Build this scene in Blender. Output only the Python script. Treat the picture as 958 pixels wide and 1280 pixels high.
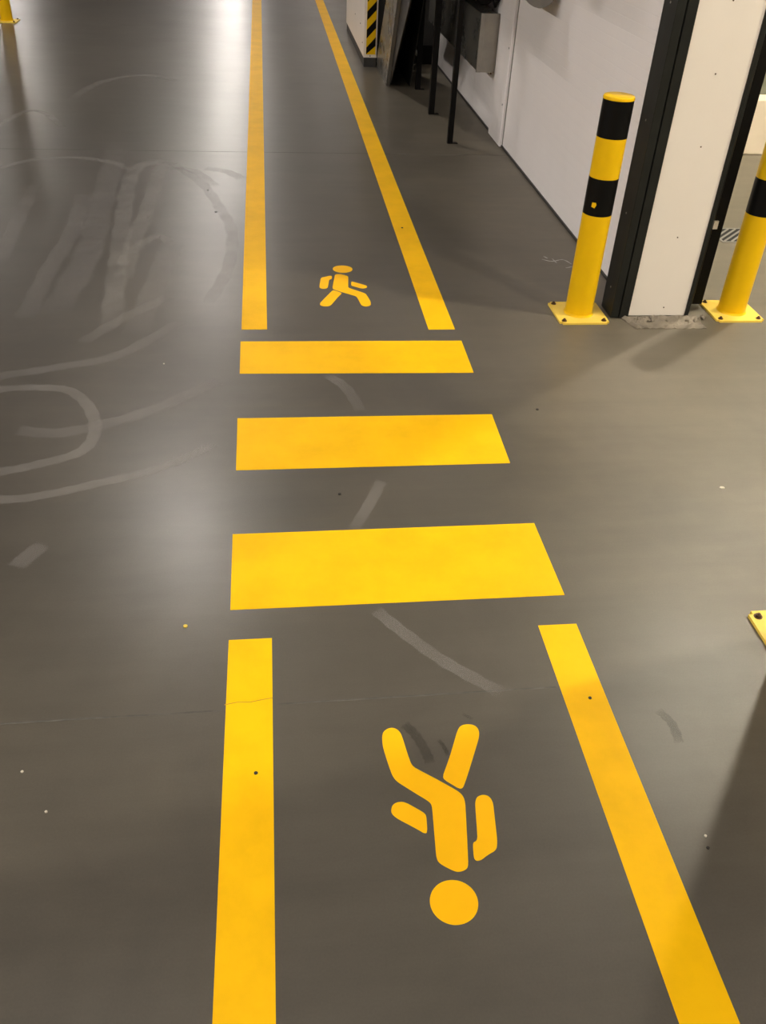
import bpy, bmesh, math, random
from mathutils import Matrix, Vector
random.seed(4)
PI = math.pi
sc = bpy.context.scene
for o in list(bpy.data.objects):
    bpy.data.objects.remove(o)

# ---------------------------------------------------------------- camera
cd = bpy.data.cameras.new('camera'); cam = bpy.data.objects.new('camera', cd)
sc.collection.objects.link(cam); sc.camera = cam
R = ((0.9927062, -0.0309415, 0.1165202),
     (-0.1116232, -0.6010478, 0.7913797),
     (0.0455477, -0.7986139, -0.6001177))      # columns: right, down, forward
M = Matrix(((R[0][0], -R[0][1], -R[0][2], 0.0),
            (R[1][0], -R[1][1], -R[1][2], 0.0),
            (R[2][0], -R[2][1], -R[2][2], 1.6),
            (0, 0, 0, 1)))
cam.matrix_world = M
cd.sensor_fit = 'VERTICAL'; cd.sensor_height = 36.0; cd.sensor_width = 27.0
cd.lens = 1106.0 / 1280.0 * 36.0
cd.clip_start = 0.05; cd.clip_end = 200

# ---------------------------------------------------------------- world, exposure
w = bpy.data.worlds.new('world'); sc.world = w; w.use_nodes = True
w.node_tree.nodes['Background'].inputs[0].default_value = (0.9, 0.95, 1.0, 1)
w.node_tree.nodes['Background'].inputs[1].default_value = 0.05
vs = sc.view_settings
vs.view_transform = 'Standard'; vs.look = 'None'; vs.gamma = 1; vs.use_curve_mapping = False
vs.exposure = 0.0
HALL_LAMP = 146.0        # emission strength of the hall lamps
ROOM_LAMP = 1600.0        # emission strength of the side-room lamps
HALL_COL = (1.0, 0.92, 0.85)
ROOM_COL = (1.0, 0.90, 0.72)

# ---------------------------------------------------------------- materials
def mat(name, col, rough=0.5, metal=0.0, var=0.0, scale=8.0, rvar=0.0, bump=0.0, bscale=40.0, spec=0.5, emit=None, estr=0.0, col2=None, detail=5.0):
    m = bpy.data.materials.new(name); m.use_nodes = True
    nt = m.node_tree; b = nt.nodes['Principled BSDF']; L = nt.links
    b.inputs['Base Color'].default_value = (*col, 1)
    b.inputs['Roughness'].default_value = rough
    b.inputs['Metallic'].default_value = metal
    b.inputs['Specular IOR Level'].default_value = spec
    tc = nt.nodes.new('ShaderNodeTexCoord')
    n = nt.nodes.new('ShaderNodeTexNoise'); n.inputs['Scale'].default_value = scale; n.inputs['Detail'].default_value = detail
    n.inputs['Roughness'].default_value = 0.6
    L.new(tc.outputs['Object'], n.inputs['Vector'])
    if var or col2:
        r = nt.nodes.new('ShaderNodeValToRGB')
        c2 = col2 if col2 else tuple(c * (1 + var) for c in col)
        c1 = col if col2 else tuple(c * (1 - var) for c in col)
        r.color_ramp.elements[0].position = 0.32; r.color_ramp.elements[1].position = 0.68
        r.color_ramp.elements[0].color = (*c1, 1); r.color_ramp.elements[1].color = (*c2, 1)
        L.new(n.outputs['Fac'], r.inputs['Fac']); L.new(r.outputs['Color'], b.inputs['Base Color'])
    if rvar:
        mr = nt.nodes.new('ShaderNodeMapRange')
        mr.inputs['From Min'].default_value = 0.3; mr.inputs['From Max'].default_value = 0.7
        mr.inputs['To Min'].default_value = rough - rvar; mr.inputs['To Max'].default_value = rough + rvar
        L.new(n.outputs['Fac'], mr.inputs['Value']); L.new(mr.outputs['Result'], b.inputs['Roughness'])
    if bump:
        n2 = nt.nodes.new('ShaderNodeTexNoise'); n2.inputs['Scale'].default_value = bscale; n2.inputs['Detail'].default_value = 3
        L.new(tc.outputs['Object'], n2.inputs['Vector'])
        bp = nt.nodes.new('ShaderNodeBump'); bp.inputs['Strength'].default_value = bump; bp.inputs['Distance'].default_value = 0.002
        L.new(n2.outputs['Fac'], bp.inputs['Height']); L.new(bp.outputs['Normal'], b.inputs['Normal'])
    if emit:
        b.inputs['Emission Color'].default_value = (*emit, 1); b.inputs['Emission Strength'].default_value = estr
    return m

def floor_material():
    m = bpy.data.materials.new('polished_concrete'); m.use_nodes = True
    nt = m.node_tree; b = nt.nodes['Principled BSDF']; L = nt.links; N = nt.nodes.new
    tc = N('ShaderNodeTexCoord')
    def noise(s, d=5, r=0.6, dist=0.0, sc_=(1, 1, 1)):
        mp = N('ShaderNodeMapping'); mp.inputs['Scale'].default_value = sc_
        n = N('ShaderNodeTexNoise'); n.inputs['Scale'].default_value = s; n.inputs['Detail'].default_value = d
        n.inputs['Roughness'].default_value = r; n.inputs['Distortion'].default_value = dist
        L.new(tc.outputs['Object'], mp.inputs['Vector']); L.new(mp.outputs['Vector'], n.inputs['Vector']); return n.outputs['Fac']
    def ramp(f, p0, p1, c0, c1):
        r = N('ShaderNodeValToRGB'); e = r.color_ramp.elements
        e[0].position = p0; e[1].position = p1; e[0].color = (*c0, 1); e[1].color = (*c1, 1)
        L.new(f, r.inputs['Fac']); return r.outputs['Color']
    def mul(a, c):
        x = N('ShaderNodeMix'); x.data_type = 'RGBA'; x.blend_type = 'MULTIPLY'; x.inputs[0].default_value = 1
        L.new(a, x.inputs[6]); L.new(c, x.inputs[7]); return x.outputs[2]
    base = ramp(noise(1.1, 5, 0.58, 0.5), 0.25, 0.75, (0.070, 0.062, 0.049), (0.093, 0.083, 0.067))
    fine = ramp(noise(12, 4, 0.55), 0.15, 0.85, (0.94, 0.94, 0.94), (1.05, 1.05, 1.05))
    streak = ramp(noise(3.0, 5, 0.65, 0.2, (0.35, 3.0, 1)), 0.25, 0.75, (0.88, 0.88, 0.88), (1.09, 1.09, 1.09))
    grain = ramp(noise(220, 2, 0.5), 0.3, 0.7, (0.95, 0.95, 0.95), (1.05, 1.05, 1.05))
    # the floor by the doorway is driven over most: dustier, paler and duller than the hall lane
    sx = N('ShaderNodeSeparateXYZ'); L.new(tc.outputs['Object'], sx.inputs[0])
    ad = N('ShaderNodeMath'); ad.operation = 'MULTIPLY_ADD'; ad.inputs[1].default_value = 0.9; L.new(noise(1.7, 4, 0.6, 0.3), ad.inputs[0]); L.new(sx.outputs['X'], ad.inputs[2])
    dm_ = N('ShaderNodeMapRange'); dm_.interpolation_type = 'SMOOTHSTEP'; dm_.inputs['From Min'].default_value = 0.9; dm_.inputs['From Max'].default_value = 2.0
    L.new(ad.outputs[0], dm_.inputs['Value']); dust = dm_.outputs['Result']
    cl = ramp(noise(2.6, 5, 0.62, 0.8), 0.2, 0.8, (0.86, 0.86, 0.86), (1.10, 1.09, 1.07))
    mxd = N('ShaderNodeMix'); mxd.data_type = 'RGBA'; mxd.blend_type = 'MULTIPLY'
    L.new(dust, mxd.inputs[0]); L.new(mul(mul(mul(mul(base, fine), streak), grain), cl), mxd.inputs[6]); mxd.inputs[7].default_value = (1.55, 1.50, 1.36, 1)
    L.new(mxd.outputs[2], b.inputs['Base Color'])
    mr = N('ShaderNodeMapRange'); mr.inputs['From Min'].default_value = 0.1; mr.inputs['From Max'].default_value = 0.9; mr.clamp = False
    mr.inputs['To Min'].default_value = 0.285; mr.inputs['To Max'].default_value = 0.335
    L.new(noise(1.6, 3, 0.5, 0.3), mr.inputs['Value']); mad = N('ShaderNodeMath'); mad.operation = 'MULTIPLY_ADD'; mad.inputs[1].default_value = 0.17
    L.new(dust, mad.inputs[0]); L.new(mr.outputs['Result'], mad.inputs[2]); L.new(mad.outputs[0], b.inputs['Roughness'])
    b.inputs['Specular IOR Level'].default_value = 0.5
    bp = N('ShaderNodeBump'); bp.inputs['Strength'].default_value = 0.05; bp.inputs['Distance'].default_value = 0.002
    L.new(noise(7, 2, 0.4, 0, (0.6, 1.3, 1)), bp.inputs['Height']); L.new(bp.outputs['Normal'], b.inputs['Normal'])
    return m

def ribbed_wall(name, col, pitch):
    m = mat(name, col, 0.42, var=0.025, scale=1.5)
    nt = m.node_tree; b = nt.nodes['Principled BSDF']; L = nt.links; N = nt.nodes.new
    tc = N('ShaderNodeTexCoord'); sp = N('ShaderNodeSeparateXYZ'); L.new(tc.outputs['Object'], sp.inputs[0])
    mu = N('ShaderNodeMath'); mu.operation = 'MULTIPLY'; mu.inputs[1].default_value = 1 / pitch; L.new(sp.outputs['Z'], mu.inputs[0])
    fr = N('ShaderNodeMath'); fr.operation = 'FRACT'; L.new(mu.outputs[0], fr.inputs[0])
    r = N('ShaderNodeValToRGB'); e = r.color_ramp.elements
    e[0].position = 0.0; e[0].color = (0, 0, 0, 1); e[1].position = 0.06; e[1].color = (1, 1, 1, 1)
    x = r.color_ramp.elements.new(0.94); x.color = (1, 1, 1, 1); y = r.color_ramp.elements.new(1.0); y.color = (0, 0, 0, 1)
    L.new(fr.outputs[0], r.inputs[0])
    bp = N('ShaderNodeBump'); bp.inputs['Strength'].default_value = 0.35; bp.inputs['Distance'].default_value = 0.002
    L.new(r.outputs[0], bp.inputs['Height']); L.new(bp.outputs['Normal'], b.inputs['Normal'])
    return m

def scuff_material(name, col, alpha, rough):
    m = mat(name, col, rough); nt = m.node_tree; b = nt.nodes['Principled BSDF']; L = nt.links; N = nt.nodes.new
    out = nt.nodes['Material Output']; tr = N('ShaderNodeBsdfTransparent'); mx = N('ShaderNodeMixShader')
    tc = N('ShaderNodeTexCoord')
    n = N('ShaderNodeTexNoise'); n.inputs['Scale'].default_value = 9; n.inputs['Detail'].default_value = 6; n.inputs['Roughness'].default_value = 0.65
    L.new(tc.outputs['Object'], n.inputs['Vector'])
    mr = N('ShaderNodeMapRange'); mr.inputs['From Min'].default_value = 0.3; mr.inputs['From Max'].default_value = 0.65
    mr.inputs['To Min'].default_value = alpha * 0.35; mr.inputs['To Max'].default_value = alpha
    L.new(n.outputs['Fac'], mr.inputs['Value'])
    # the rub is thin along its rim (attribute written on the ribbon)
    at = N('ShaderNodeAttribute'); at.attribute_name = 'body'
    mu = N('ShaderNodeMath'); mu.operation = 'MULTIPLY'
    L.new(mr.outputs['Result'], mu.inputs[0]); L.new(at.outputs['Fac'], mu.inputs[1])
    L.new(mu.outputs[0], mx.inputs[0]); L.new(tr.outputs[0], mx.inputs[1]); L.new(b.outputs[0], mx.inputs[2])
    L.new(mx.outputs[0], out.inputs['Surface'])
    return m

def paint_material(name, col, rough, wear=0.06, spec=0.12):
    m = bpy.data.materials.new(name); m.use_nodes = True
    nt = m.node_tree; b = nt.nodes['Principled BSDF']; L = nt.links; N = nt.nodes.new
    g = N('ShaderNodeNewGeometry')
    n = N('ShaderNodeTexNoise'); n.inputs['Scale'].default_value = 5; n.inputs['Detail'].default_value = 7; n.inputs['Roughness'].default_value = 0.65
    L.new(g.outputs['Position'], n.inputs['Vector'])
    r = N('ShaderNodeValToRGB'); e = r.color_ramp.elements
    e[0].position = 0.30; e[0].color = (*[c * (1 - 2.2 * wear) for c in col], 1)
    e[1].position = 0.60; e[1].color = (*col, 1)
    L.new(n.outputs['Fac'], r.inputs[0]); L.new(r.outputs[0], b.inputs['Base Color'])
    b.inputs['Roughness'].default_value = rough; b.inputs['Specular IOR Level'].default_value = spec
    return m

M_floor = floor_material()
M_yel = paint_material('yellow_floor_tape', (0.90, 0.50, 0.001), 0.5, 0.06)
M_sym = paint_material('yellow_floor_paint', (0.90, 0.475, 0.001), 0.5, 0.03)
M_byel = paint_material('yellow_enamel', (0.82, 0.50, 0.006), 0.32, 0.03)
M_plate = paint_material('pale_yellow_enamel', (0.83, 0.60, 0.10), 0.4, 0.06)
M_bblk = mat('black_enamel', (0.003, 0.003, 0.003), 0.45, var=0.2, spec=0.15)
M_wall = ribbed_wall('white_panel', (0.90, 0.86, 0.84), 0.05)
M_white = mat('white_sheet', (0.80, 0.74, 0.66), 0.4, var=0.02, scale=3)
M_jamb = mat('black_profile', (0.012, 0.013, 0.011), 0.42, var=0.25, scale=6, spec=0.3)
M_groove = mat('black_gap', (0.003, 0.003, 0.003), 0.8)
M_steel = mat('black_steel', (0.004, 0.0035, 0.003), 0.5, var=0.3, spec=0.15)
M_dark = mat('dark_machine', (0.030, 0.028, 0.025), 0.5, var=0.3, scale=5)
M_galv = mat('galvanised', (0.36, 0.34, 0.30), 0.38, 0.75, var=0.12, scale=9, rvar=0.08)
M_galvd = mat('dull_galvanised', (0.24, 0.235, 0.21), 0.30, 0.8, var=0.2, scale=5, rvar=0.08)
M_grey = mat('grey_enamel', (0.20, 0.19, 0.17), 0.4, var=0.12)
M_bolt = mat('rusty_bolt', (0.09, 0.05, 0.025), 0.5, 0.6, var=0.35, scale=60)
M_conc = mat('rough_concrete', (0.17, 0.145, 0.11), 0.85, var=0.25, scale=12, bump=0.5, bscale=60)
M_kerb = mat('dark_seal', (0.035, 0.033, 0.030), 0.6, var=0.3)
M_joint = mat('joint_filler', (0.075, 0.070, 0.06), 0.7, var=0.3, scale=30)
M_ceil = mat('ceiling_sheet', (0.16, 0.155, 0.15), 0.6, var=0.1, scale=2)
M_hallw = mat('hall_wall', (0.30, 0.28, 0.26), 0.6, var=0.1, scale=0.6)
M_green = mat('grey_green_wall', (0.16, 0.17, 0.13), 0.6, var=0.1)
M_cream = mat('cream_sheet', (0.72, 0.63, 0.50), 0.5, var=0.03)
M_lampH = mat('hall_diffuser', (1, 1, 1), 0.5, emit=HALL_COL, estr=HALL_LAMP)
M_lampR = mat('room_diffuser', (1, 1, 1), 0.5, emit=ROOM_COL, estr=ROOM_LAMP)
M_case = mat('lamp_case', (0.5, 0.5, 0.5), 0.5, var=0.05)
M_scuff = [scuff_material('pale_rub', (0.32, 0.30, 0.27), 0.46, 0.34),
           scuff_material('faint_rub', (0.32, 0.30, 0.275), 0.32, 0.34),
           scuff_material('dark_stain', (0.030, 0.026, 0.02), 0.45, 0.35),
           scuff_material('white_scratch', (0.75, 0.73, 0.70), 0.85, 0.5)]
M_speck = mat('dark_speck', (0.012, 0.010, 0.008), 0.6)
M_speckw = mat('pale_speck', (0.6, 0.55, 0.45), 0.6)
M_specky = mat('yellow_speck', (0.65, 0.48, 0.06), 0.6)

# ---------------------------------------------------------------- helpers
def box(bm, x0, x1, y0, y1, z0, z1, bev=0.0):
    vs_ = [bm.verts.new(p) for p in ((x0, y0, z0), (x1, y0, z0), (x1, y1, z0), (x0, y1, z0), (x0, y0, z1), (x1, y0, z1), (x1, y1, z1), (x0, y1, z1))]
    fs = [bm.faces.new([vs_[i] for i in f]) for f in ((0, 3, 2, 1), (4, 5, 6, 7), (0, 1, 5, 4), (1, 2, 6, 5), (2, 3, 7, 6), (3, 0, 4, 7))]
    if bev:
        es = list({e for f in fs for e in f.edges})
        bmesh.ops.bevel(bm, geom=es, offset=bev, segments=2, affect='EDGES', profile=0.5)
    return bm

def lathe(bm, prof, cx=0, cy=0, n=32, axis='Z'):
    rings = []
    for r, z in prof:
        ring = []
        for k in range(n):
            a = 2 * PI * k / n
            p = (cx + r * math.cos(a), cy + r * math.sin(a), z)
            if axis == 'Y': p = (cx + r * math.cos(a), z, cy + r * math.sin(a))
            if axis == 'X': p = (z, cx + r * math.cos(a), cy + r * math.sin(a))
            ring.append(bm.verts.new(p))
        rings.append(ring)
    for a, b in zip(rings, rings[1:]):
        for k in range(n):
            bm.faces.new((a[k], a[(k + 1) % n], b[(k + 1) % n], b[k]))
    bm.faces.new(rings[0][::-1]); bm.faces.new(rings[-1])
    bmesh.ops.recalc_face_normals(bm, faces=bm.faces)
    return bm

def prism(bm, pts, z0, z1):
    a = [bm.verts.new((x, y, z0)) for x, y in pts]; b = [bm.verts.new((x, y, z1)) for x, y in pts]
    bm.faces.new(a[::-1]); bm.faces.new(b)
    n = len(pts)
    for k in range(n): bm.faces.new((a[k], a[(k + 1) % n], b[(k + 1) % n], b[k]))
    bmesh.ops.recalc_face_normals(bm, faces=bm.faces)
    return bm

def prism_x(bm, pts, x0, x1):       # outline in the YZ plane, thickness along X
    a = [bm.verts.new((x0, y, z)) for y, z in pts]; b = [bm.verts.new((x1, y, z)) for y, z in pts]
    bm.faces.new(a[::-1]); bm.faces.new(b)
    n = len(pts)
    for k in range(n): bm.faces.new((a[k], a[(k + 1) % n], b[(k + 1) % n], b[k]))
    bmesh.ops.recalc_face_normals(bm, faces=bm.faces)
    return bm

def tube(bm, pts, r, n=10):
    pts = [Vector(p) for p in pts]; prev = None; rings = []
    for i, p in enumerate(pts):
        d = (pts[min(i + 1, len(pts) - 1)] - pts[max(i - 1, 0)]).normalized()
        u = d.cross(Vector((0, 0, 1)) if abs(d.z) < 0.9 else Vector((1, 0, 0))).normalized(); v = d.cross(u)
        rings.append([bm.verts.new(p + r * (math.cos(2 * PI * k / n) * u + math.sin(2 * PI * k / n) * v)) for k in range(n)])
    for a, b in zip(rings, rings[1:]):
        for k in range(n): bm.faces.new((a[k], a[(k + 1) % n], b[(k + 1) % n], b[k]))
    bm.faces.new(rings[0][::-1]); bm.faces.new(rings[-1])
    bmesh.ops.recalc_face_normals(bm, faces=bm.faces)
    return bm

def BM(): return bmesh.new()
def obj(name, bm, m, parent=None, smooth=False, loc=None):
    me = bpy.data.meshes.new(name)
    if isinstance(m, list):
        for x in m: me.materials.append(x)
    else: me.materials.append(m)
    if smooth:
        for f in bm.faces: f.smooth = len(f.verts) == 4
    bm.to_mesh(me); bm.free()
    if smooth:
        try: me.set_sharp_from_angle(angle=math.radians(35))
        except Exception: pass
    o = bpy.data.objects.new(name, me); sc.collection.objects.link(o)
    if parent: o.parent = parent
    if loc: o.location = loc
    return o
def tag(o, label, cat, group=None):
    o['label'] = label; o['category'] = cat
    if group: o['group'] = group
    return o
def thing(name, label, cat, loc=(0, 0, 0), rotz=0, group=None):
    o = bpy.data.objects.new(name, None); o.empty_display_size = 0.1; sc.collection.objects.link(o)
    o.location = loc; o.rotation_euler = (0, 0, rotz)
    return tag(o, label, cat, group)
def struct(name, bm, m, parent=None, label=None):
    o = obj(name, bm, m, parent)
    if not parent: o['kind'] = 'structure'
    if label: o['label'] = label
    return o
def share(name, src, parent, loc):                 # another copy of an alike piece
    o = src.copy(); o.name = name; sc.collection.objects.link(o); o.parent = parent; o.location = loc
    return o
def dup(root, loc, rotz, label, group=None):
    r = root.copy(); sc.collection.objects.link(r); r.location = loc; r.rotation_euler = (0, 0, rotz); r['label'] = label
    if group: r['group'] = group
    for ch in list(root.children):
        c = ch.copy(); sc.collection.objects.link(c); c.parent = r
        for g in list(ch.children):
            d = g.copy(); sc.collection.objects.link(d); d.parent = c
    return r

# ================================================================ SETTING
WX = 1.59          # face of the right-hand panel wall
COLY = 3.46        # front face of the door column
NEARY = 1.57       # the opposite side of the doorway (out of frame)
CZ = 6.2
floor = struct('floor', box(BM(), -16, 12, -8, 62, -0.15, 0.0), M_floor, label='grey polished concrete floor with tyre scuffs')
struct('ceiling', box(BM(), -16, 1.72, -8, 62, CZ, CZ + 0.15), M_ceil)
struct('wall_left', box(BM(), -16.2, -16, -8, 62, 0, CZ), M_hallw)
struct('wall_far', box(BM(), -16, 1.72, 62, 62.2, 0, CZ), M_hallw)
struct('wall_back', box(BM(), -16, 12, -8.2, -8, 0, 6.7), M_hallw)
wall = struct('wall_right', box(BM(), WX, 1.72, COLY + 0.16, 62, 0.002, 6.7), M_wall, label='white ribbed sandwich panel wall')
struct('wall_near', box(BM(), WX, 1.72, -8, 1.12, 0.002, 6.7), M_wall)
struct('wall_door_head', box(BM(), WX, 1.72, 1.12, COLY + 0.16, 2.205, 6.7), M_wall)
struct('wall_side_room_far', box(BM(), 1.72, 12, 6.26, 6.4, 0, 6.6), M_green)
struct('wall_side_room_right', box(BM(), 9, 9.2, -8, 6.26, 0, 6.6), M_hallw)
struct('wall_side_room_ceiling', box(BM(), 1.72, 9, -8, 6.26, 6.6, 6.7), M_ceil)
struct('baseboard_side_room', box(BM(), 1.9, 8.9, 6.10, 6.26, 0.0, 0.36, 0.012), M_cream, label='low cream kerb panel at the foot of the grey green wall')
struct('baseboard_right', box(BM(), WX - 0.008, WX, COLY + 0.16, 6.2, 0.0, 0.012), M_kerb)
struct('baseboard_right_far', box(BM(), WX - 0.008, WX, 6.55, 20, 0.0, 0.012), M_kerb)
# vertical cover strip over the wall joint, with rivets along its edge
tr = struct('trim_1', box(BM(), WX - 0.022, WX, 6.2, 6.56, 0.0, 3.2, 0.004), M_wall, label='folded white cover strip over the wall joint')
rv = lathe(BM(), [(0.006, -0.024), (0.006, -0.0225), (0.003, -0.0215)][::-1], 0, 0, 10, 'X')
r0 = obj('rivet', rv, M_kerb, tr, loc=(WX - 0.0, 6.235, 0.26))
for z in (0.60, 0.95, 1.3): share('rivet', r0, tr, (WX, 6.235, z))
struct('trim_2', box(BM(), WX - 0.003, WX, 6.185, 6.199, 0.012, 3.2), M_grey)

# floor joints, scuffs, stains
for a, b in (((-16, 5.80), (1.57, 5.99)), ((-16, 1.31), (-0.145, 1.375)), ((-0.02, 1.385), (0.65, 1.39))):
    d = Vector((b[0] - a[0], b[1] - a[1])).normalized(); n = Vector((-d.y, d.x)) * 0.0022
    obj('joint', prism(BM(), [(a[0] + n.x, a[1] + n.y), (b[0] + n.x, b[1] + n.y), (b[0] - n.x, b[1] - n.y), (a[0] - n.x, a[1] - n.y)][::-1], 0.0, 0.0003), M_joint, floor)

MARKS = [('l', [(-1.95, 6.1), (-1.779, 6.547), (-1.693, 6.885), (-1.555, 6.874), (-1.352, 6.475)], 0.0429),
 ('l', [(-1.9, 5.1), (-1.559, 5.552), (-1.412, 5.723), (-1.189, 5.786), (-0.941, 5.698), (-0.805, 5.54)], 0.045),
 ('l', [(-0.587, 5.733), (-0.705, 5.71), (-0.791, 5.541), (-0.779, 4.995), (-0.732, 4.387), (-0.701, 3.98), (-0.65, 3.4)], 0.075),
 ('l', [(-0.587, 5.733), (-0.641, 5.516), (-0.648, 4.867), (-0.666, 4.28), (-0.658, 3.887)], 0.07),
 ('l', [(-0.657, 4.196), (-0.617, 4.355), (-0.548, 4.445), (-0.495, 4.357)], 0.0472),
 ('f', [(-0.587, 5.70), (-0.385, 5.30), (-0.268, 4.877), (-0.195, 4.508), (-0.202, 4.029), (-0.276, 3.625)], 0.05),
 ('f', [(-0.385, 5.60), (-0.26, 5.55), (-0.15, 5.40)], 0.06),
 ('l', [(-1.3, 2.80), (-0.971, 2.899), (-0.808, 2.906), (-0.72, 2.874), (-0.642, 2.759), (-0.601, 2.6), (-0.631, 2.48), (-0.743, 2.416), (-0.855, 2.376), (-1.15, 2.30)], 0.0372),
 ('l', [(-1.2, 2.25), (-0.822, 2.228), (-0.689, 2.249), (-0.556, 2.297), (-0.37, 2.376), (-0.201, 2.51)], 0.0344),
 ('f', [(-1.4, 2.9), (-0.993, 3.0), (-0.78, 3.069), (-0.588, 3.162), (-0.367, 3.466)], 0.0463),
 ('f', [(-0.711, 1.911), (-0.687, 1.96), (-0.656, 2.011)], 0.0448),
 ('f', [(0.24, 1.687), (0.315, 1.585), (0.401, 1.482), (0.518, 1.376)], 0.042),
 ('f', [(0.327, 2.278), (0.274, 2.152), (0.214, 2.029)], 0.0422),
 ('f', [(-1.005, 3.475), (-1.003, 3.979), (-0.981, 4.494), (-1.019, 5.125)], 0.0709),
 ('f', [(-1.231, 4.073), (-1.272, 4.604), (-1.3, 5.258)], 0.0629),
 ('f', [(-0.751, 3.254), (-0.598, 3.508), (-0.434, 3.71)], 0.0487),
 ('f', [(0.19, 2.98), (0.26, 2.87), (0.30, 2.70)], 0.05),
 ('f', [(-1.45, 7.3), (-1.30, 7.9), (-1.0, 8.2), (-0.7, 8.0)], 0.06),
 ('f', [(-0.95, 6.1), (-0.90, 5.0), (-0.86, 4.2), (-0.90, 3.5)], 0.11),
 ('f', [(-0.62, 5.6), (-0.45, 5.55), (-0.30, 5.25)], 0.05),
 ('f', [(-0.55, 3.3), (-0.50, 4.0), (-0.48, 4.35)], 0.09),
 ('f', [(-0.86, 2.62), (-0.70, 2.60), (-0.45, 2.72), (-0.20, 2.95)], 0.05),
 ('w', [(1.329, 4.148), (1.378, 4.117), (1.441, 4.138), (1.472, 4.075)], 0.008),
 ('w', [(1.389, 4.159), (1.398, 4.085)], 0.007),
 ('w', [(1.42, 4.03), (1.47, 4.05)], 0.006),
 ('w', [(1.35, 4.19), (1.37, 4.15)], 0.010),
 ('d', [(0.268, 1.305), (0.291, 1.269), (0.306, 1.224), (0.312, 1.191)], 0.026),
 ('d', [(0.34, 1.254), (0.35, 1.231), (0.354, 1.209)], 0.0106),
 ('d', [(0.873, 1.301), (0.892, 1.259), (0.889, 1.201)], 0.0255),
 ('d', [(0.407, 1.323), (0.43, 1.305)], 0.0092)]
def catmull(P, k=8):
    P = [Vector(p) for p in P]; Q = [2 * P[0] - P[1]] + P + [2 * P[-1] - P[-2]]; out = []
    for i in range(1, len(Q) - 2):
        for j in range(k):
            t = j / k; a, b, c, d = Q[i - 1:i + 3]
            out.append(0.5 * ((2 * b) + (c - a) * t + (2 * a - 5 * b + 4 * c - d) * t * t + (3 * b - a - 3 * c + d) * t ** 3))
    return out + [P[-1]]
def ribbon(pts, wd, m, name, z):
    C = catmull(pts); bm = BM(); cols = (-1, -0.72, 0.72, 1); rows = []; vals = []
    L = len(C)
    for i, p in enumerate(C):
        d = (C[min(i + 1, L - 1)] - C[max(i - 1, 0)]).normalized(); n = Vector((-d.y, d.x)) * wd / 2
        wob = 1 + 0.12 * math.sin(i * 1.7)
        end = 0.0 if i in (0, L - 1) else min(1, 0.45 + min(i, L - 1 - i) * 0.15)
        rows.append([bm.verts.new((p.x + n.x * c * wob, p.y + n.y * c * wob, z)) for c in cols])
        vals += [end * (0.0 if abs(c) == 1 else 1.0) for c in cols]
    for a, b in zip(rows, rows[1:]):
        for k in range(3): bm.faces.new((a[k + 1], a[k], b[k], b[k + 1]))
    me_o = obj(name, bm, m, floor)
    at = me_o.data.attributes.new('body', 'FLOAT', 'POINT'); at.data.foreach_set('value', vals)
    return me_o
for i, (k, p, wd) in enumerate(MARKS):
    if k in 'lf' and p[0][0] < -.1: wd *= 1.35
    m = {'l': M_scuff[0], 'f': M_scuff[1], 'd': M_scuff[2], 'w': M_scuff[3]}[k]
    ribbon(p, wd, m, {'l': 'tyre_scuff', 'f': 'tyre_scuff', 'd': 'damp_stain', 'w': 'scratch'}[k], 0.0006 + i * 0.00004)
def speck(x, y, r, m, z=0.0, ln=1.0, nm='speck'):
    bm = BM(); pts = [(x + r * ln * math.cos(a * PI / 4 + .3) * (1 + .25 * random.random()), y + r * math.sin(a * PI / 4 + .3) * (1 + .25 * random.random())) for a in range(8)]
    return obj(nm, prism(bm, pts, z, z + 0.0025), m, floor)
for x, y, r in ((.187, 2.207, .006), (.939, 2.694, .006), (-.067, 1.196, .005), (.723, 1.349, .005), (-.287, 4.811, .009), (-.345, 5.178, .007), (.691, 4.583, .007), (.847, .942, .004)):
    speck(x, y, r * .75, M_speck)
speck(1.42, 2.182, .005, M_speckw, ln=1.6)
for p in ((-.416, 3.079), (-.558, 1.238), (-.49, 1.135), (.853, .969)): speck(*p, .0025, M_speckw)
speck(-0.245, 1.656, .005, M_specky)

# ================================================================ FLOOR MARKINGS
T = 0.0006
def stripe(pts, label, group, name='floor_stripe', cat='floor marking', m=None):
    cx = sum(p[0] for p in pts) / 4; cy = sum(p[1] for p in pts) / 4
    o = obj(name, prism(BM(), [(x - cx, y - cy) for x, y in pts], 0.0001, T), m or M_yel, loc=(cx, cy, 0))
    return tag(o, label, cat, group)
stripe([(-.130, 3.371), (-.026, 3.371), (-.018, 40), (-.150, 40)], 'long yellow floor line beyond the crosswalk, left edge of the walkway', 'walkway edge lines')
stripe([(.643, 3.359), (.755, 3.359), (.78, 40), (.70, 40)][0:4], 'long yellow floor line beyond the crosswalk, right edge of the walkway beside the wall', 'walkway edge lines')
stripe([(-.155, -3), (-.05, -3), (-.028, 1.600), (-.135, 1.600)], 'near yellow floor line at bottom left, left edge of the walkway', 'walkway edge lines')
nl = sc.collection.objects[-1]
r_ = [(-.1395, 1.392), (-.110, 1.398), (-.08, 1.396), (-.05, 1.402), (-.0285, 1.405)]
cr = prism(BM(), [(x - nl.location.x, y - nl.location.y) for x, y in r_] + [(x - nl.location.x, y - .0022 - nl.location.y) for x, y in r_[::-1]], T, T + .0003)
obj('crease_shade', cr, mat('tape_crease_shade', (0.42, 0.22, 0.004), 0.6, var=0.2, scale=30), nl)  # thin strip on the tape, the shade of the crease put into its colour
stripe([(.655, -3), (.775, -3), (.763, 1.600), (.660, 1.600)], 'near yellow floor line at lower right, right edge of the walkway', 'walkway edge lines')
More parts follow.
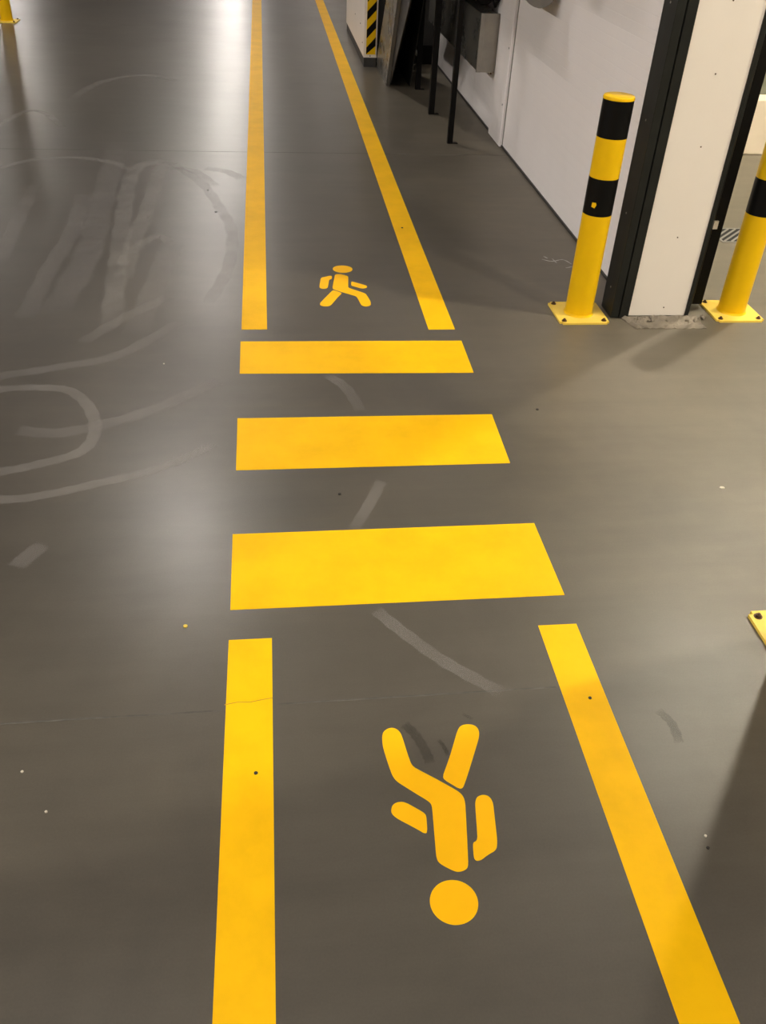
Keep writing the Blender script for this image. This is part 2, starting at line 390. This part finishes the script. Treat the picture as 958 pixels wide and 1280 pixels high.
stripe([(-.131, 2.994), (.760, 2.978), (.763, 3.254), (-.132, 3.263)], 'farthest of the three wide yellow crosswalk bars', 'crosswalk bars', 'crosswalk_bar')
stripe([(-.132, 2.352), (.760, 2.354), (.765, 2.667), (-.133, 2.671)], 'middle of the three wide yellow crosswalk bars', 'crosswalk bars', 'crosswalk_bar')
stripe([(-.134, 1.709), (.763, 1.711), (.759, 2.031), (-.135, 2.026)], 'nearest of the three wide yellow crosswalk bars', 'crosswalk bars', 'crosswalk_bar')

SYM = {'torso': [[0.2142, 1.2748], [0.2203, 1.2885], [0.235, 1.2971], [0.2484, 1.2938], [0.2574, 1.2812], [0.2605, 1.2629], [0.2659, 1.2184], [0.2707, 1.1886], [0.2865, 1.1758], [0.3296, 1.1424], [0.3601, 1.1172], [0.3687, 1.105], [0.3705, 1.089], [0.3659, 1.0556], [0.3566, 0.9914], [0.3491, 0.9414], [0.3389, 0.9346], [0.3266, 0.9326], [0.3155, 0.9378], [0.2929, 0.9539], [0.2889, 0.966], [0.2934, 1.0194], [0.2991, 1.0875], [0.2942, 1.0967], [0.2618, 1.125], [0.2329, 1.1511], [0.2251, 1.166], [0.2191, 1.2006], [0.213, 1.2443]],
 'leg': [[0.3312, 1.1515], [0.3587, 1.2085], [0.3886, 1.2787], [0.3988, 1.2912], [0.4157, 1.294], [0.4311, 1.2888], [0.4377, 1.2751], [0.4342, 1.2554], [0.4051, 1.1915], [0.3825, 1.1434], [0.369, 1.118]],
 'front_arm': [[0.2116, 1.0824], [0.2176, 1.0965], [0.233, 1.1016], [0.2453, 1.0981], [0.2645, 1.083], [0.2815, 1.0691], [0.2834, 1.0599], [0.2791, 1.0183], [0.2577, 1.0353], [0.2217, 1.0616], [0.2126, 1.0728]],
 'rear_arm': [[0.3913, 1.0874], [0.3981, 1.1002], [0.412, 1.1045], [0.4241, 1.0996], [0.4295, 1.0843], [0.4239, 1.0366], [0.4185, 0.9908], [0.4127, 0.9733], [0.3937, 0.9651], [0.3747, 0.9523], [0.3631, 0.9554], [0.3679, 0.9941], [0.3762, 0.9966], [0.3804, 1.0053], [0.3848, 1.0398]]}
def chaikin(P, it=2):
    P = [Vector(p) for p in P]
    for _ in range(it):
        Q = []
        for a, b in zip(P, P[1:] + P[:1]):
            # keep long straight runs straight, round only near the corners
            L = (b - a).length; t = min(0.25, 0.006 / L) if L > 0.03 else 0.25
            Q += [a.lerp(b, t), a.lerp(b, 1 - t)]
        P = Q
    return P
CX, CY = 0.3205, 1.10
sym = thing('pedestrian_symbol', 'near yellow walking figure on the floor, upside down with its head towards the viewer', 'floor symbol', (CX, CY, 0), 0, 'walking figure symbols')
for k, P in SYM.items():
    obj(k, prism(BM(), [(p.x - CX, p.y - CY) for p in chaikin(P)], 0.0001, T), M_sym, sym)
obj('head', prism(BM(), [(0.308 - CX + 0.0463 * math.cos(2 * PI * k / 48), 0.8727 - CY + 0.0450 * math.sin(2 * PI * k / 48)) for k in range(48)], 0.0001, T), M_sym, sym)
dup(sym, (0.641 - CX, 4.889 - CY, 0), PI, 'far yellow walking figure on the floor, upright between the two long lines', 'walking figure symbols')

# ================================================================ BOLLARDS
def make_bollard(label, loc):
    t = thing('safety_bollard', label, 'bollard', loc, 0, 'yellow and black safety bollards')
    bp = BM(); box(bp, -.11, .11, -.11, .11, 0.0, 0.009)
    es = [e for e in bp.edges if abs(e.verts[0].co.z - e.verts[1].co.z) > 0.001]
    bmesh.ops.bevel(bp, geom=es, offset=0.012, segments=4, affect='EDGES')
    obj('base_plate', bp, M_plate, t)
    r = 0.0590
    wl = BM(); lathe(wl, [(r + .006, 0.009), (r + .003, .013), (r, .018), (r, .02)], n=40)
    obj('weld', wl, M_byel, t, True)
    obj('tube', lathe(BM(), [(r, .018), (r, 0.445)], n=48), M_byel, t, True)
    obj('band', lathe(BM(), [(r + .0004, 0.445), (r + .0004, 0.590)], n=48), M_bblk, t, True)['label'] = 'black band'
    obj('band', lathe(BM(), [(r, 0.590), (r, 0.742)], n=48), M_byel, t, True)['label'] = 'yellow band'
    obj('band', lathe(BM(), [(r + .0004, 0.742), (r + .0004, 0.880)], n=48), M_bblk, t, True)['label'] = 'black band'
    obj('cap', lathe(BM(), [(r + .0015, 0.878), (r + .002, 0.882), (r - .001, 0.889), (r - .006, 0.891)], n=48), M_byel, t, True)
    b0 = None
    for x, y in ((-.088, -.088), (.088, -.088), (.088, .088), (-.088, .088)):
        if b0 is None:
            bb = BM(); lathe(bb, [(.0115, 0), (.0115, .0015)], n=20); lathe(bb, [(.0078, .0015), (.0078, .0065), (.0068, .0075)], n=6); lathe(bb, [(.004, .0075), (.004, .011)], n=12)
            b0 = obj('anchor_bolt', bb, M_bolt, t, loc=(x, y, .009))
        else: share('anchor_bolt', b0, t, (x, y, .009))
    return t
b1 = make_bollard('black and yellow steel bollard on the floor left of the white column, fully visible', (1.331, 3.506, 0))
# small chip on the lower black band where the yellow shows through
a0 = math.radians(-128); chip = BM()
prism(chip, [(-.010, -.008), (.004, -.012), (.010, .002), (.006, .010), (-.009, .009)], 0.0, 0.0012)
co = obj('paint_chip', chip, M_byel, b1)
co.rotation_euler = (PI / 2, 0, a0 + PI / 2); co.location = (0.0594 * math.cos(a0), 0.0594 * math.sin(a0), 0.490)
co['label'] = 'small yellow chip showing through the lower black band'
def other(label, loc, rz=0):
    d = dup(b1, loc, rz, label)
    for c in list(d.children):
        if c.name.startswith('paint_chip'): bpy.data.objects.remove(c)
    return d
other('black and yellow bollard right of the white column, cut off by the right picture edge', (2.045, 3.518, 0))
other('bollard at the right picture edge with only the corner of its yellow base plate showing', (1.346, 1.498, 0), 0)
other('distant bollard at the top left corner of the picture on the far floor', (-2.612, 10.62, 0))

# ================================================================ DOOR COLUMN
col = thing('door_column', 'tall white column framed by black profiles between the two bollards', 'column', (1.66, COLY, 0))
def L(x): return x - 1.66
def Ly(y): return y - COLY
H_ = 2.2
obj('core', box(BM(), L(1.598), L(1.81), Ly(3.475), Ly(3.62), 0.02, H_), M_white, col)
obj('front_panel', box(BM(), L(1.541), L(1.799), Ly(3.460), Ly(3.474), 0.012, H_, 0.001), M_white, col)
obj('edge_profile', box(BM(), L(1.501), L(1.541), Ly(3.454), Ly(3.60), 0.004, H_, 0.002), M_jamb, col)
obj('groove', box(BM(), L(1.4965), L(1.501), Ly(3.470), Ly(3.60), 0.006, H_), M_groove, col)
jp = obj('jamb_profile', box(BM(), L(1.462), L(1.4965), Ly(3.456), Ly(3.585), 0.004, H_, 0.002), M_jamb, col)
obj('back_profile', box(BM(), L(1.497), L(1.597), Ly(3.585), Ly(3.618), 0.004, H_), M_jamb, col)
obj('edge_profile', box(BM(), L(1.799), L(1.816), Ly(3.455), Ly(3.60), 0.012, H_, 0.001), M_jamb, col)
gr = BM(); box(gr, L(1.816), L(1.926), Ly(3.570), Ly(3.60), 0.015, H_, 0.002)
obj('guide_rail', gr, M_steel, col)
obj('rail_lip', lathe(BM(), [(.012, 0.02), (.012, H_)], L(1.866), Ly(3.568), 16), M_jamb, col, True)
sb = BM(); box(sb, L(1.868), L(1.889), Ly(3.546), Ly(3.556), 0.365, 0.400, 0.001)
obj('sensor', sb, M_cream, col)['label'] = 'small white block on the black rail'
sc_b = lathe(BM(), [(.0030, -.0012), (.0030, .0005)], 0, 0, 10, 'Y')
s0 = None
for x, z in ((1.696, 0.05), (1.680, .36), (1.683, .72), (1.669, .98), (1.668, 1.22)):
    if s0 is None: s0 = obj('screw', sc_b, M_bolt, col, loc=(L(x), Ly(3.4595), z))
    else: share('screw', s0, col, (L(x), Ly(3.4595), z))
sj = obj('screw', lathe(BM(), [(.004, -.0015), (.004, .0005)], 0, 0, 10, 'X'), M_galv, col, loc=(L(1.4615), Ly(3.52), .12))
for z in (.44, .80, 1.2): share('screw', sj, col, (L(1.4615), Ly(3.52), z))
# the matching column on the near side of the doorway (beyond the right picture edge; its shade falls into the picture)
nc = thing('near_door_column', 'white column on the near side of the doorway, beyond the right picture edge', 'column', (1.66, 1.55, 0))
obj('core', box(BM(), -.155, .135, -.42, -.014, 0.02, H_), M_white, nc)
obj('front_panel', box(BM(), -.119, .139, -.014, 0, 0.012, H_, .001), M_white, nc)
obj('edge_profile', box(BM(), -.198, -.119, -.42, .005, 0.004, H_, .002), M_jamb, nc)
obj('edge_profile', box(BM(), .139, .156, -.42, .005, 0.004, H_, .002), M_jamb, nc)
# broken concrete footing in front of the column
ft = thing('concrete_footing', 'thin chipped concrete slab at the foot of the white column', 'footing', (1.69, 3.40, 0))
random.seed(9)
fb = BM(); nx, ny = 26, 8
X0, X1, Y0, Y1 = -.155, .170, -.050, .053
g = [[fb.verts.new((X0 + (X1 - X0) * i / nx + (0.02 * (1 - j / ny) if i == 0 else 0) * 0 - .035 * (j / ny - .3) * (1 - i / nx), Y0 + (Y1 - Y0) * j / ny + random.uniform(-.002, .002), 0.010 + random.uniform(-.003, .004) + (0.004 if j > 5 else 0) - (0.007 if j == 0 or i in (0, nx) else 0))) for j in range(ny + 1)] for i in range(nx + 1)]
for i in range(nx):
    for j in range(ny): fb.faces.new((g[i][j], g[i + 1][j], g[i + 1][j + 1], g[i][j + 1]))
ex = bmesh.ops.extrude_face_region(fb, geom=list(fb.faces))
for v in [v for v in ex['geom'] if isinstance(v, bmesh.types.BMVert)]: v.co.z = 0.0
bmesh.ops.recalc_face_normals(fb, faces=fb.faces)
obj('slab', fb, M_conc, ft)
for i in range(14):
    x = random.uniform(-.15, .2) if i > 5 else random.uniform(-.14, -.05); y = random.uniform(.0, .045); r = random.uniform(.005, .013)
    if i in (10, 11, 12): x = random.uniform(.16, .22); y = random.uniform(.03, .06)
    cb = BM(); bmesh.ops.create_icosphere(cb, subdivisions=1, radius=r)
    for v in cb.verts: v.co *= random.uniform(.7, 1.25)
    obj('rubble', cb, M_conc, ft, loc=(x, y, .014 if x < .165 else .006))

# floor drain in the side room
dr = thing('floor_drain', 'small dark slotted floor drain seen between the column and the right bollard', 'drain', (2.50, 4.50, 0))
fr = BM()
for a in ((-.11, .11, -.11, -.098), (-.11, .11, .098, .11), (-.11, -.098, -.098, .098), (.098, .11, -.098, .098)): box(fr, *a, 0.0002, .003)
obj('frame', fr, M_grey, dr)
obj('pit', box(BM(), -.097, .097, -.097, .097, 0.0002, .0008), M_groove, dr)
for k in range(-4, 5):
    u = k * .042; pts = []
    # diagonal slat clipped to the frame
    x0 = max(-.097, u - .097); x1 = min(.097, u + .097)
    if x1 - x0 < .04: continue
    obj('slat', prism(BM(), [(x0, x0 - u - .008), (x1, x1 - u - .008), (x1, x1 - u + .008), (x0, x0 - u + .008)], .0009, .003), M_grey, dr)

# ================================================================ MACHINES BY THE WALL
# hazard-striped cabinet
cb = thing('machine_cabinet', 'white cabinet with black and yellow hazard strip near the top edge of the picture', 'cabinet', (.94, 8.79, 0))
CXo = .94; CYo = 8.79
def bl(x0, x1, y0, y1, z0, z1, b=0.0): return box(BM(), x0 - CXo, x1 - CXo, y0 - CYo, y1 - CYo, z0, z1, b)
obj('plinth', bl(.886, .996, 8.80, 10.74, 0, .078), M_kerb, cb)
obj('body', bl(.880, .999, 8.79, 10.745, .078, 1.9, .003), M_white, cb)
hz = obj('hazard_strip', bl(.902, .986, 8.785, 8.79, .105, 1.85), M_byel, cb)
Z = .09
while Z < 1.8:
    pb = BM(); pts = [(.903, Z + .0), (.985, Z + .085), (.985, Z + .155), (.903, Z + .070)]
    pts = [(x, max(z, .106)) for x, z in pts]
    a = [pb.verts.new((x - CXo, -.0062, z)) for x, z in pts]; b = [pb.verts.new((x - CXo, -.005, z)) for x, z in pts]
    pb.faces.new(a); pb.faces.new(b[::-1])
    for k in range(4): pb.faces.new((a[k], b[k], b[(k + 1) % 4], a[(k + 1) % 4]))
    bmesh.ops.recalc_face_normals(pb, faces=pb.faces)
    obj('hazard_bar', pb, M_bblk, cb)
    Z += .142
k0 = obj('screw', lathe(BM(), [(.006, -.003), (.006, 0)], 0, 0, 10, 'X'), M_bolt, cb, loc=(.880 - CXo, .35, .30))
share('screw', k0, cb, (.880 - CXo, .12, .18)); share('screw', k0, cb, (.880 - CXo, .9, .30))
obj('screw', lathe(BM(), [(.005, -.002), (.005, 0)], 0, 0, 10, 'Y'), M_bolt, cb, loc=(0, 0, .092))

# inclined galvanised chute
ch = thing('metal_chute', 'inclined grey sheet metal chute beside the hazard striped cabinet', 'chute', (1.09, 8.40, 0))
def cp(pts): return [(y - 8.40, z) for y, z in pts]
side = [(8.86, 0), (8.03, 0), (7.22, 1.2), (7.70, 1.2)]
obj('stiffener', prism_x(BM(), cp([(8.0, .02), (7.69, .267), (7.09, .746), (6.55, 1.2), (7.3, 1.2)]), 1.032 - 1.09, 1.040 - 1.09), M_dark, ch)
obj('side_plate', prism_x(BM(), cp(side), 1.002 - 1.09, 1.008 - 1.09), M_galvd, ch)
obj('flange', prism_x(BM(), cp([(8.06, 0), (8.03, 0), (7.22, 1.2), (7.25, 1.2)]), 1.008 - 1.09, 1.030 - 1.09), M_galv, ch)
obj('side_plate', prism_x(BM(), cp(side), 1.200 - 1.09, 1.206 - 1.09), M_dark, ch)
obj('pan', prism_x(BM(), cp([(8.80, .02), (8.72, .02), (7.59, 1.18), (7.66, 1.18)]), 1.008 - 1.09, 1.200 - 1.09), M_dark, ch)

# dark machine behind the frame
dm = thing('dark_machine', 'dark grey machine housing on a black plinth in the shade behind the black frame legs', 'machine', (1.30, 9.8, 0))
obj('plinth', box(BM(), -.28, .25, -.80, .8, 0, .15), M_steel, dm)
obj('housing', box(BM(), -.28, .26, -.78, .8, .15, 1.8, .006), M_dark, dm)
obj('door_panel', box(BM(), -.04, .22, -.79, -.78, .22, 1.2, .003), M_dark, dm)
cc = BM(); P = []
for i in range(120):
    a = i * .42; r = .07 + .012 * math.sin(i * .9)
    P.append((1.20 + .098 + r * math.cos(a), 8.62 + .03 * math.sin(i * 1.3), .10 + r * math.sin(a)))
tag(obj('hose_coil', tube(cc, P, .008, 6), M_grey), 'small tangle of dark hose hanging low in the shade beside the chute', 'hose')

# black steel frame with its legs
fm = thing('steel_frame', 'black steel stand with slim square legs in front of the white wall', 'stand', (1.40, 7.1, 0))
def leg(x, y, s, tz):
    b = BM(); box(b, x - 1.40 - s / 2, x - 1.40 + s / 2, y - 7.1 - s / 2, y - 7.1 + s / 2, 0.004, tz, .002)
    o = obj('leg', b, M_steel, fm)
    f = BM(); box(f, x - 1.40 - s / 2, x - 1.40 + s * .5 + .035, y - 7.1 - s / 2, y - 7.1 + s / 2, 0, .004)
    obj('foot_plate', f, M_steel, o)
leg(1.238, 6.27, .036, 1.25); leg(1.238, 7.09, .042, 1.25); leg(1.255, 7.93, .040, 1.25)
obj('rail', box(BM(), 1.214 - 1.4, 1.262 - 1.4, 6.246 - 7.1, 7.953 - 7.1, 1.25, 1.30), M_steel, fm)
obj('rail', box(BM(), 1.52 - 1.4, 1.56 - 1.4, 6.246 - 7.1, 7.953 - 7.1, 1.25, 1.30), M_steel, fm)
for y in (6.246, 7.066, 7.905): obj('crossbar', box(BM(), 1.262 - 1.4, 1.52 - 1.4, y - 7.1, y + .048 - 7.1, 1.25, 1.30), M_steel, fm)
obj('deck', box(BM(), 1.214 - 1.4, 1.56 - 1.4, 6.246 - 7.1, 7.953 - 7.1, 1.30, 1.315), M_dark, fm)

# trunking box on the wall behind the legs
du = thing('metal_trunking', 'long galvanised metal box fixed low on the wall behind the black legs', 'trunking', (1.52, 6.6, .39))
obj('body', box(BM(), -.068, .050, .012, 2.2, 0.0, .35, .003), M_galvd, du)
ee = BM(); box(ee, -.075, .055, .0, .012, -.004, .355, .002)
obj('end_cap', ee, M_galv, du)
obj('end_flange', box(BM(), -.075, -.045, -.006, 0, -.004, .355, .001), M_galv, du)
obj('bracket', box(BM(), .050, .0695, .15, .19, .05, .30), M_steel, du)
obj('bracket', box(BM(), .050, .0695, 1.85, 1.89, .05, .30), M_steel, du)
obj('screw', lathe(BM(), [(.006, -.006), (.006, 0)], .03, -.01, 10, 'Y'), M_bolt, du)
# black drive housing above it
bk = thing('drive_housing', 'black drive housing with a rounded belly fixed above the galvanised metal box', 'housing', (1.48, 7.2, .78))
obj('casing', box(BM(), -.06, .109, -.50, 1.3, .03, .44, .01), M_steel, bk)
obj('belly', lathe(BM(), [(.075, -.52), (.085, -.50), (.085, .60), (.07, .64)], -.005, .085, 28, 'Y'), M_steel, bk, True)
hs = BM(); tube(hs, [(.03, -.50, .10), (.04, -.56, .05), (.05, -.61, .01), (.06, -.65, .05), (.06, -.66, .2)], .012, 8)
obj('conduit', hs, M_steel, bk, True)

# grey cylinder on the wall
mo = thing('wall_actuator', 'grey metal cylinder fixed on the white wall at the top, above its shadow', 'motor', (1.47, 5.62, 1.04))
obj('cylinder', lathe(BM(), [(.080, -.30), (.085, -.29), (.085, .30), (.080, .31)], 0, 0, 36, 'Y'), M_grey, mo, True)
obj('end_cap', lathe(BM(), [(.070, -.335), (.092, -.33), (.092, -.29)], 0, 0, 36, 'Y'), M_grey, mo, True)
obj('end_cap', lathe(BM(), [(.092, .30), (.092, .34), (.07, .345)], 0, 0, 36, 'Y'), M_galvd, mo, True)
obj('cable_gland', lathe(BM(), [(.010, -.105), (.013, -.10), (.013, -.08)], .03, -.22, 12, 'Z'), M_steel, mo, True)
obj('bracket', box(BM(), .06, .1195, -.20, -.15, -.05, .05), M_steel, mo)
obj('bracket', box(BM(), .06, .1195, .15, .20, -.05, .05), M_steel, mo)
obj('cover', box(BM(), -.07, .1195, -.28, .40, .09, .30, .004), M_grey, mo)
# unseen box added above the picture so that its shadow falls on the wall
jb = thing('wall_shadow_box', 'unseen grey box on the white wall above the picture, added for its shadow', 'cabinet', (1.50, 5.0, 1.30))
obj('body', box(BM(), -.09, .0895, -.60, .05, 0.0, .75, .004), M_grey, jb)
obj('door', box(BM(), -.10, -.09, -.58, .03, .02, .73, .002), M_grey, jb)

# ================================================================ LAMPS
def lamp(loc, sx, sy, m, label, group):
    t = thing('ceiling_lamp', label, 'lamp', loc, 0, group)
    obj('housing', box(BM(), -sx / 2 - .02, sx / 2 + .02, -sy / 2 - .02, sy / 2 + .02, .0, .08, .004), M_case, t)
    obj('diffuser', box(BM(), -sx / 2, sx / 2, -sy / 2, sy / 2, -.02, .0), m, t)
    obj('hanger', box(BM(), -.01, .01, -.01, .01, .08, (CZ if loc[0] < 1.6 else 6.6) - loc[2]), M_case, t)
    return t
h0 = lamp((-1.15, 9.0, 5.6), .28, .95, M_lampH, 'long ceiling lamp of the hall', 'hall ceiling lamps')
for i, y in enumerate((17.6, 25.5, 30.0, 34.5, 39.0, 43.5, 48.0, 52.5, 57.0, 0.8, -4.0)):
    dup(h0, (-1.25 + .02 * (i % 3), y, 5.6), 0, 'long ceiling lamp of the hall', 'hall ceiling lamps')
g0 = lamp((-10, 5, 5.6), .55, 1.8, M_lampH, 'unseen lamp over the far side of the hall, widened to brighten the white wall', 'aisle ceiling lamps')  # widened row; its near lamps are added to brighten the white wall
for y in (-4, 0.5, 31, 42): dup(g0, (-10, y, 5.6), 0, 'unseen lamp over the far side of the hall, widened to brighten the white wall', 'aisle ceiling lamps')
q0 = lamp((4.4, 2.35, 4.6), .22, .22, M_lampR, 'square ceiling lamp of the side room', 'side room ceiling lamps')
for y in (-1.3, 5.5): dup(q0, (4.4, y, 4.6), 0, 'square ceiling lamp of the side room', 'side room ceiling lamps')
